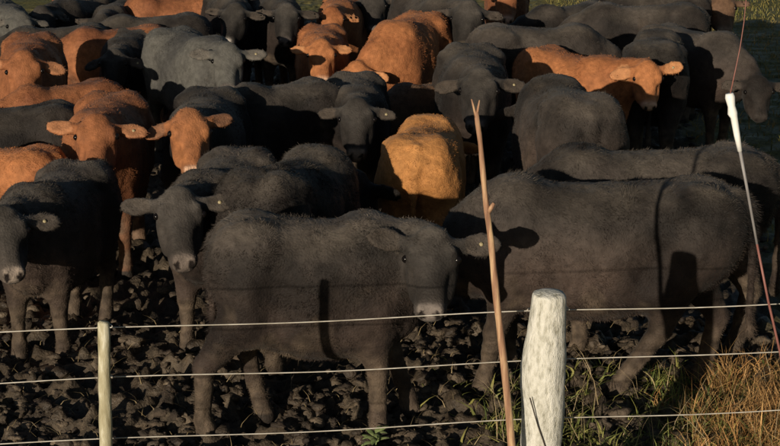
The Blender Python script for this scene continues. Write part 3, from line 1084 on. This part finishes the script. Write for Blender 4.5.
# posts further along, beyond the picture
for xx in (-5.5, 5.6):
    b = np.array([xx, FY0 + FSL * xx, -.35]); t = np.array([xx + .02, FY0 + FSL * xx, 1.22])
    V, F = tube(along(b, t, [i / 15 for i in range(16)]) + [t + np.array([0, 0, .01])], [.07] * 16 + [.05], 20, jitter=.008, seed=9)
    fence_part('post', V, F, M_POST)
# wires: the three in view and two lower ones
for (pl, pr) in ((331.5, 302), (382.5, 350.5), (443.5, 408.5), (None, .52), (None, .28)):
    if pl is None:
        a, b = np.array([0, FY0 + .06, pr]), np.array([1, FY0 + .06 + FSL, pr])
    else:
        a, b = fence_pt(0, pl, .08), fence_pt(780, pr, .08)
    d = (b - a) / (b[0] - a[0])
    pts = []
    for i in range(121):
        x = -6 + 12 * i / 120
        p = a + d * (x - a[0])
        p = p + np.array([0, 0, -.008 * math.sin(math.pi * (x + 1.0) / 1.5) ** 2 + .003 * math.sin(x * 3.1 + (pr or 0))])
        pts.append(p)
    V, F = tube(pts, [.0024] * len(pts), 6)
    fence_part('wire', V, F, M_WIRE)
    if pl is not None:      # the tie loops that hold the wire to the posts
        for pxx, rad in ((548.5 - (pl - 331) * .05, .080), (104.5, .028)):
            f = pxx / 780
            c = fence_pt(pxx, pl + (pr - pl) * f)
            ring = [c + np.array([rad * 1.02 * math.cos(q), rad * 1.0 * math.sin(q) + (.0 if rad > .05 else .0), .004 * math.sin(q * 2)]) for q in np.linspace(.1, math.pi - .1, 10)]
            V, F = tube(ring, [.0022] * len(ring), 5)
            fence_part('wire_tie', V, F, M_WIRE)

# forked wooden stick leaning in front of the fence
stick = bpy.data.objects.new('wooden_stick', None)
COL.objects.link(stick)
a, m_, b = fence_pt(476.5, 112, -.10), fence_pt(495, 280, -.11), fence_pt(512, 446, -.13)
d2 = (b - m_) / (m_[2] - b[2])
ground_end = b + d2 * (b[2] + .12)
stick.location = Vector(ground_end)
tag(stick, 'tall orange brown stick with forked tip beside the fat white post', 'stick')
so = ground_end.copy()
ctrl = [ground_end, b, m_, fence_pt(486, 200, -.105), a]
prof = []
for k in range(4):
    for t in np.linspace(0, 1, 9)[:-1]:
        prof.append(ctrl[k] + (ctrl[k + 1] - ctrl[k]) * t)
prof.append(a)
wob = [p + np.array([.0015 * math.sin(i * .7), .0015 * math.cos(i * .6), 0]) for i, p in enumerate(prof)]
rad = [.0175 - .0088 * (i / (len(wob) - 1)) +   .0006 * math.sin(i * 1.7) for i in range(len(wob))]
V, F = tube(wob, rad, 10, jitter=.0015, jscale=40)
mesh_py('shaft', V - so, F, M_STICK, stick)
for tip in ((471.5, 99), (479.5, 100)):
    t = fence_pt(*tip, -.10)
    V, F = tube(along(a - np.array([0, 0, .02]), t, (0, .3, .65, 1)), [.0065, .005, .004, .0022], 8)
    mesh_py('prong', V - so, F, M_STICK, stick)
s0, s1 = fence_pt(488.5, 212, -.11), fence_pt(494, 203, -.12)
V, F = tube(along(s0, s1, (0, .5, 1)), [.009, .009, .006], 8)
mesh_py('stub', V - so, F, M_STICK, stick)

# thin flexible rod with a white sleeve
rod = bpy.data.objects.new('fence_rod', None)
COL.objects.link(rod)
seq = [(838, 690), (806, 490), (780, 352), (768, 300), (757, 244), (747, 188), (739.5, 148)]
P_ = [fence_pt(x, y, -.05) for x, y in seq]
ro = P_[0].copy(); ro[2] = 0
P_[0][2] = -.1
rod.location = Vector(ro)
tag(rod, 'thin reddish rod with a bright white sleeve, slanting up at the right', 'rod')
V, F = tube(P_[:5], [.0052, .0052, .005, .0048, .0046], 8)
mesh_py('lower_rod', V - ro, F, M_WHIP, rod)
V, F = tube(P_[4:], [.005, .0056, .0066], 8)
mesh_py('middle_rod', V - ro, F, M_ROD, rod)
S_ = [fence_pt(x, y, -.05) for x, y in ((740, 151), (737, 135), (734, 117), (732.5, 113), (731.5, 106), (730, 97), (729.3, 93.5))]
V, F = tube(S_, [.009, .0118, .0135, .0185, .0140, .0185, .0145], 12)
mesh_py('white_sleeve', V - ro, F, M_WHITE, rod)
T_ = [fence_pt(x, y, -.05) for x, y in ((730, 95), (735, 72), (740, 48), (744, 22), (746.5, -5), (748, -60))]
V, F = tube(T_, [.0024, .0022, .002, .0018, .0016, .0012], 6)
mesh_py('whip_tip', V - ro, F, M_WHIP, rod)

# leafy weed at the bottom edge
weed = bpy.data.objects.new('leafy_weed', None)
COL.objects.link(weed)
wp = at(376, 443, .05)
wz = float(ground_height(np.array([wp.x]), np.array([wp.y]))[0])
weed.location = (wp.x, wp.y, wz)
tag(weed, 'small pale green leafy weed growing in mud at the bottom edge', 'weed')
M_LEAF = ramp_mat('pale_leaf', [(.3, (.10, .15, .05)), (.7, (.26, .30, .13))], (25, 25, 25), 4, .55, .2, .003)
rng = np.random.default_rng(5)
for k in range(13):
    an = k * 2.4 + rng.normal(0, .2)
    el = .35 + .6 * rng.random()
    L = .07 + .05 * rng.random()
    dv = np.array([math.cos(an) * math.cos(el), math.sin(an) * math.cos(el), math.sin(el)])
    sv = np.array([-math.sin(an), math.cos(an), 0])
    up = np.cross(dv, sv) * -1
    V, F = [], []
    for i, t in enumerate((0, .25, .5, .75, 1)):
        w = (.003, .013, .017, .012, .001)[i] * (.8 + .4 * rng.random())
        c = dv * L * t + np.array([0, 0, .06 + .02 * (k % 3) - .045 * t * t])
        V += [c - sv * w + up * .004, c - up * .003, c + sv * w + up * .004]
    for i in range(4):
        for j in range(2):
            q = i * 3 + j
            F.append((q, q + 1, q + 4, q + 3))
    mesh_py('leaf', np.array(V), F, M_LEAF, weed)
V, F = tube([(0, 0, -.02), (0, 0, .04), (.003, 0, .10)], [.005, .004, .003], 6)
mesh_py('stem', np.array(V), F, M_LEAF, weed)
